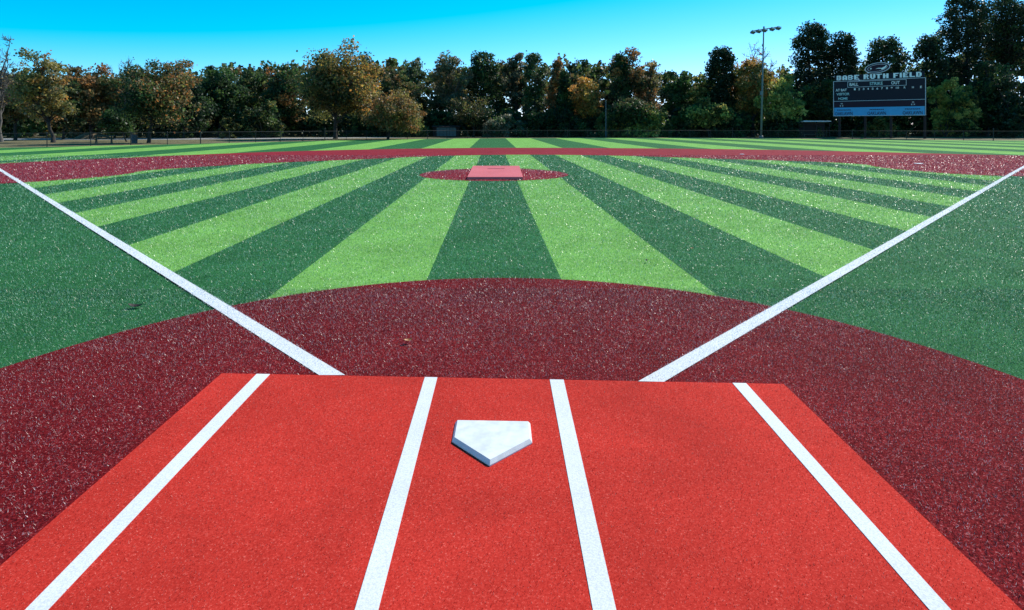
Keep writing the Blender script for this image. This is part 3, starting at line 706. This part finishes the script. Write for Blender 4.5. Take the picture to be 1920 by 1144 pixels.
for a, c in zip(posts[:-1], posts[1:]):
    L = (c - a).length; u = (c - a) / L; n = int(L / st)
    for i in range(-int(FH / st), n):
        for sg in (1, -1):
            s0 = i * st; z0, z1 = (0.08, FH) if sg > 0 else (FH, 0.08); s1 = s0 + FH - 0.08
            # clip to the bay
            t0 = max(0, -s0 / (s1 - s0)); t1 = min(1, (L - s0) / (s1 - s0))
            if t1 <= t0: continue
            A = (s0 + (s1 - s0) * t0, z0 + (z1 - z0) * t0); B = (s0 + (s1 - s0) * t1, z0 + (z1 - z0) * t1); w = 0.003
            k = len(V); 
            for q in (A, B): V += [(a.x + u.x * q[0], a.y + u.y * q[0], q[1] - w), (a.x + u.x * q[0], a.y + u.y * q[0], q[1] + w)]
            Fc.append((k, k + 1, k + 3, k + 2))
me = bpy.data.meshes.new('chain_link'); me.from_pydata(V, [], Fc); o = link('chain_link', me, M['blackmetal'], fence); put(o); tag(o, kind='stuff')

# ------------------------------------------------------------------ park behind left fence
pp = smooth([G(-60, 262.5), G(200, 262), G(330, 261.5), G(480, 260.5), G(660, 259), G(760, 257.8)]); p2 = smooth([G(760, 257), G(660, 257.8), G(480, 258.3), G(330, 258.5), G(200, 259), G(-60, 259.5)])
o = link('park_path', polymesh('park_path', pp + p2, -0.02), M['path']); tag(o, kind='structure')
# earth mound
n = 24; v = []; f = []
for j in range(9):
    for i in range(n):
        a = 2 * math.pi * i / n; r = j / 8
        v.append((3.0 * r * math.cos(a) * (1 + .1 * math.sin(3 * a)), 2.0 * r * math.sin(a), 0.95 * (1 - r * r) ** 1.5 + .04 * math.sin(7 * a + j)* (1 - r) - 0.04))
for j in range(8):
    for i in range(n):
        f.append((j * n + i, j * n + (i + 1) % n, (j + 1) * n + (i + 1) % n, (j + 1) * n + i))
me = bpy.data.meshes.new('earth_mound'); me.from_pydata(v, [], f)
for p in me.polygons: p.use_smooth = True
o = link('earth_mound', me, M['earth']); o.location = (wx(172, 84), 84, -0.03); tag(o, 'low brown mound of bare earth behind the left fence', 'earth mound')
# picnic table
d = 60; pt = empty('picnic_table', (wx(195, d), d, 0), 0.5); tag(pt, 'wooden picnic table on the park lawn behind the left fence', 'picnic table')
for i in range(4):
    b = MB(); b.box((0, -0.285 + i * 0.19, 0.75), (1.8, 0.17, 0.045)); b.build('top_plank', M['wood'], pt)
for s in (-1, 1):
    b = MB(); b.box((0, s * 0.68, 0.44), (1.8, 0.26, 0.045)); b.build('bench', M['wood'], pt)
    b = MB(); b.tube([(s * .65, -.5, -.02), (s * .65, -.12, .72)], .05, 5); b.tube([(s * .65, .5, -.02), (s * .65, .12, .72)], .05, 5); b.box((s * .70, 0, .40), (.05, 1.5, .09)); b.build('leg', M['wood'], pt)
# barrel
d = 61; b = MB(); b.tube([(0, 0, 0), (0, 0, .28), (0, 0, .30), (0, 0, .58), (0, 0, .60), (0, 0, .88)], [.28, .28, .295, .295, .28, .28], 18)
root = empty('trash_barrel', (wx(252, d), d, -0.03)); tag(root, 'dark steel trash barrel between the two trunks of the wide dark tree', 'barrel')
b.build('drum', M['barrel'], root); b = MB(); b.tube([(0, 0, .86), (0, 0, .91)], .30, 18); b.build('rim', M['blackmetal'], root)

# low shed with pale panels
d = 98; sh = empty('low_shed', (wx(836, d), d, 0)); tag(sh, 'low shed with pale corrugated front panels in the shade behind centre field', 'shed')
b = MB(); b.box((0, 1.0, .85), (4.4, 1.8, 1.7)); b.build('wall', M['brownpost'], sh)
b = MB(); b.box((0, .95, 1.78), (4.8, 2.3, .08), Matrix.Rotation(math.radians(5), 3, 'X')); b.build('roof', M['brownpost'], sh)
for i in range(6):
    b = MB(); b.box((-1.3 + i * .55, .07, .85), (.5, .05, 1.45)); b.box((-1.3 + i * .55, .03, .85), (.08, .05, 1.45)); b.build('panel', M['shedpanel'], sh)
# white roofed shelter left of scoreboard
d = 93; ws = empty('roofed_shelter', (wx(1532, d), d, 0)); tag(ws, 'low dark shelter with thin white roof edge left of the scoreboard', 'shelter')
rzv = hz(228.5, d)
b = MB(); b.box((0, .9, rzv), (4.4, 2.0, .14), Matrix.Rotation(math.radians(-6), 3, 'X')); b.build('roof', M['whitemetal'], ws)
b = MB(); b.box((0, 1.7, rzv / 2 - .05), (4.2, .1, rzv - .25)); b.build('back_wall', M['brownpost'], ws)
for s in (-2.05, 0, 2.05):
    b = MB(); b.tube([(s, .15, -.05), (s, .15, rzv)], .05, 6); b.build('post', M['blackmetal'], ws)
b = MB(); b.box((0, 1.1, .45), (3.6, .35, .06)); b.box((-1.5, 1.1, .2), (.08, .3, .42)); b.box((1.5, 1.1, .2), (.08, .3, .42)); b.build('bench', M['wood'], ws)
# thin grey pole
d = 93; gp = empty('thin_pole', (wx(1136, d), d, 0)); tag(gp, 'thin grey pole standing at the field edge before the golden orange tree', 'pole')
b = MB(); b.tube([(0, 0, -.1), (0, 0, hz(190, d))], [.075, .055], 8); b.build('shaft', M['galv'], gp)
b = MB(); b.tube([(0, 0, hz(190, d)), (0, 0, hz(188.5, d)), (0, 0, hz(187.5, d))], [.09, .09, .02], 8); b.build('cap', M['galv'], gp)
# ------------------------------------------------------------------ floodlight pole
d = 84; zt = hz(53, d); fl = empty('floodlight_pole', (wx(1427, d), d, 0)); tag(fl, 'tall grey floodlight pole with a crossarm of lamps', 'floodlight')
lx = 5 * d / F
b = MB(); b.tube([(0, 0, -.1), (lx * .5, 0, zt * .5), (lx, 0, zt)], [.15, .12, .085], 12); b.build('pole', M['galv'], fl, True)
b = MB(); b.tube([(0, 0, 0), (0, 0, .35), (0, 0, .40)], [.30, .30, .22], 12); b.build('base', M['galv'], fl)
arm0, arm1 = Vector((lx - 23 * d / F, -.1, zt - .42)), Vector((lx + 27 * d / F, -.1, zt + .18))
b = MB(); b.tube([arm0, arm1], .075, 8); b.tube([(lx, -.05, zt - .1), (lx, -.05, zt + .25)], .12, 8); b.build('crossarm', M['galv'], fl)
b = MB(); b.box((-.02, -.22, zt * .41), (.4, .22, .55)); b.build('control_box', M['galv'], fl)
for t in (.02, .24, .46, .74, .97):
    p = arm0 + (arm1 - arm0) * t
    rot = Matrix.Rotation(math.radians(-28), 3, 'X') @ Matrix.Rotation(math.radians(18), 3, 'Z')
    b = MB(); b.box(p + Vector((0, -.25, -.22)), (.62, .55, .30), rot, .05); b.box(p + Vector((0, -.04, -.10)), (.10, .14, .26)); lamp = b.build('floodlight', M['galv'], fl)
    b = MB(); b.box(p + Vector((0, -.25, -.22)) + rot @ Vector((0, -.29, -.01)), (.54, .03, .24), rot); b.build('lens', M['glass'], lamp)

# ------------------------------------------------------------------ scoreboard
PL, PR = Vector((wx(1562, 90), 90)), Vector((wx(1736.5, 82.6), 82.6))
SWD = (PR - PL).length; ang = math.atan2(PR.y - PL.y, PR.x - PL.x)
ZB, ZT = hz(218.3, 90), hz(152.5, 90); SH = ZT - ZB
sb = empty('scoreboard', (PL.x, PL.y, 0), ang); tag(sb, 'large black baseball scoreboard with white lettering, emblem and blue bottom panel', 'scoreboard')
def U(u, v_): return (u * SWD, ZT - v_ * SH)
b = MB(); b.box((SWD / 2, .22, (ZB + ZT) / 2), (SWD, .40, SH)); b.build('cabinet', M['board'], sb)
for u in (.07, .36, .64, .985):
    b = MB(); b.box((u * SWD, .32, (ZT - .3) / 2), (.30, .22, ZT - .3)); b.build('post', M['brownpost'], sb)
def frame(u0, v0, u1, v1, w, name='trim', dep=.03):
    x0, z0 = U(u0, v0); x1, z1 = U(u1, v1); b = MB()
    b.box(((x0 + x1) / 2, -dep / 2, z0), (x1 - x0 + w, dep, w)); b.box(((x0 + x1) / 2, -dep / 2, z1), (x1 - x0 + w, dep, w))
    b.box((x0, -dep / 2 - .001, (z0 + z1) / 2), (w, dep, abs(z0 - z1) - w)); b.box((x1, -dep / 2 - .001, (z0 + z1) / 2), (w, dep, abs(z0 - z1) - w)); return b.build(name, M['trim'], sb)
frame(.006, .01, .994, .99, .075, 'outer_frame')
frame(.17, .035, .80, .19, .06, 'count_frame', .035)
b = MB(); x0, z0 = U(0, .575); b.box((SWD / 2, -.012, z0), (SWD * .98, .02, .06)); b.build('divider', M['trim'], sb)
x0, z0 = U(0, .60); x1, z1 = U(1, .745); b = MB(); b.box((SWD / 2, -.006, (z0 + z1) / 2), (SWD * .972, .012, z0 - z1)); b.build('lower_strip', M['maroonboard'], sb)
x0, z0 = U(0, .755); x1, z1 = U(1, .982); b = MB(); b.box((SWD / 2, -.010, (z0 + z1) / 2), (SWD * .972, .02, z0 - z1)); b.build('blue_panel', M['bluepanel'], sb)
def text(s, u, vc, width, hgt, mat, name='lettering', y=-.03, bold=0.0, parent=None, absz=None, align='CENTER'):
    c = bpy.data.curves.new('t', 'FONT'); c.body = s; c.align_x = 'LEFT'; c.extrude = 0.02; c.offset = bold; c.size = 1.0
    to = bpy.data.objects.new('t', c); col.objects.link(to)
    dg = bpy.context.evaluated_depsgraph_get(); me = bpy.data.meshes.new_from_object(to.evaluated_get(dg))
    bpy.data.objects.remove(to); bpy.data.curves.remove(c)
    co = np.empty(len(me.vertices) * 3, np.float32); me.vertices.foreach_get('co', co); co = co.reshape(-1, 3)
    mn, mx = co.min(0), co.max(0)
    x, z = U(u, vc) if absz is None else (u * SWD, absz)
    q = np.empty_like(co)
    q[:, 0] = x + ((co[:, 0] - mn[0]) / (mx[0] - mn[0]) - .5) * width; q[:, 2] = z + ((co[:, 1] - mn[1]) / (mx[1] - mn[1]) - .5) * hgt; q[:, 1] = y - co[:, 2]
    me.vertices.foreach_set('co', q.reshape(-1)); me.update(); me.materials.clear(); me.name = name
    return link(name, me, mat, parent or sb)
# header sign
b = MB(); hzc = ZT + .47; b.box((SWD / 2, .25, hzc), (SWD * .965, .10, .84)); b.build('header_board', M['board'], sb)
GLY = {'B': '11110 10011 11110 10011 11110', 'A': '01110 11011 11011 11111 11011', 'E': '11111 11000 11110 11000 11111', 'R': '11110 11011 11110 11010 11011', 'U': '11011 11011 11011 11011 01110',
       'T': '11111 01100 01100 01100 01100', 'H': '11011 11011 11111 11011 11011', 'F': '11111 11000 11110 11000 11000', 'I': '11 11 11 11 11', 'L': '11000 11000 11000 11000 11111', 'D': '11110 11011 11011 11011 11110'}
def block_word(word, u0, u1):
    cells = sum(len(GLY[c].split()[0]) for c in word) + (len(word) - 1); cw = (u1 - u0) * SWD / cells; ch = .70 / 5; x = u0 * SWD
    for c in word:
        rows = GLY[c].split(); b = MB()
        for ri, row in enumerate(rows):
            k = 0
            while k < len(row):
                if row[k] == '1':
                    e = k
                    while e < len(row) and row[e] == '1': e += 1
                    b.box((x + (k + e) / 2 * cw, .165, hzc + .35 - (ri + .5) * ch), ((e - k) * cw, .06, ch)); k = e
                else: k += 1
        b.build('letter', M['letter'], sb); x += (len(rows[0]) + 1) * cw
for wd, ua, ub in (('BABE', .04, .295), ('RUTH', .345, .615), ('FIELD', .665, .955)): block_word(wd, ua, ub)
text('BALL', .24, .112, 1.15, .46, M['letter'], bold=.012); text('STRIKE', .485, .112, 1.65, .46, M['letterteal'], bold=.012); text('OUT', .69, .112, 1.05, .46, M['letter'], bold=.012)
for i, s in enumerate('1 2 3 4 5 6 7 8 9 10 R H E'.split()):
    u = [.25, .298, .347, .397, .447, .497, .547, .60, .65, .71, .785, .868, .95][i]; text(s, u, .25, .36 if s == '10' else .22, .30, M['letter'], bold=.01)
text('AT BAT', .095, .26, 1.5, .38, M['letter'], bold=.012); text('VISITOR', .115, .375, 1.75, .38, M['letterteal'], bold=.012); text('HOME', .115, .50, 1.25, .38, M['letterteal'], bold=.012)
for u in (.10, .87):
    text('H', u, .645, .2, .22, M['letter'], y=-.02); text('E S', u, .705, .45, .2, M['letter'], y=-.02)
for u in (.125, .49, .865):
    text('OAKLAWN', u, .925, 2.35, .50, M['ink'], y=-.04, bold=.008)
    x, z = U(u, .825); b = MB()
    for k in range(5):
        xx = x - .72 + k * .36; w = .20 if k % 2 == 0 else .13
        b.prism([(xx - w, z - .11), (xx - w * .2, z - .02), (xx + w, z - .10), (xx + w * .8, z + .10), (xx, z + .03), (xx - w * .8, z + .11)], -.045, -.021, 'y')
    b.build('logo', M['ink'], sb)
# oval emblem on top
em_x, em_z = .495 * SWD, ZT + 1.72
oval = lambda a, bb, k=40: [(em_x + a * math.cos(2 * math.pi * i / k) + .12 * math.sin(2 * math.pi * i / k), em_z + bb * math.sin(2 * math.pi * i / k) + .08 * math.cos(2 * math.pi * i / k)) for i in range(k)]
def ring(a0, b0, a1, b1, y0, y1, name, mat, par):
    o_, i_ = oval(a0, b0), oval(a1, b1); n = len(o_); v = []; f = []
    for y in (y0, y1): v += [(p[0], y, p[1]) for p in o_] + [(p[0], y, p[1]) for p in i_]
    for i in range(n):
        j = (i + 1) % n; f += [(i, j, n + j, n + i), (2 * n + i, 3 * n + i, 3 * n + j, 2 * n + j), (i, 2 * n + i, 2 * n + j, j), (n + i, n + j, 3 * n + j, 3 * n + i)]
    me = bpy.data.meshes.new(name); me.from_pydata(v, [], f); return link(name, me, mat, par)
b = MB(); b.prism(oval(1.62, .80), .22, .32, 'y'); emb = b.build('emblem', M['maroonboard'], sb)
ring(1.62, .80, 1.50, .70, .19, .219, 'emblem_rim', M['trim'], emb)
ring(1.26, .54, 1.20, .49, .19, .219, 'emblem_ring', M['trim'], emb)
sw = [(-.25, -.12), (.15, .02), (.55, -.02), (.95, .18), (1.18, .42), (1.10, .05), (.85, -.18), (.55, -.30), (.50, -.12), (.20, -.10)]
b = MB(); b.prism([(em_x + x, em_z + z - .02) for x, z in sw], .18, .219, 'y'); b.build('emblem_bird', M['letter'], emb)
b = MB(); b.prism([(em_x - .95, em_z - .12), (em_x - .78, em_z - .20), (em_x - .70, em_z - .02), (em_x - .85, em_z + .06)], .18, .219, 'y'); b.build('emblem_mark', M['letter'], emb)
for s in (-.8, .8):
    b = MB(); b.box((em_x + s, .36, ZT + .9), (.12, .08, 1.5)); b.build('emblem_strut', M['brownpost'], sb)
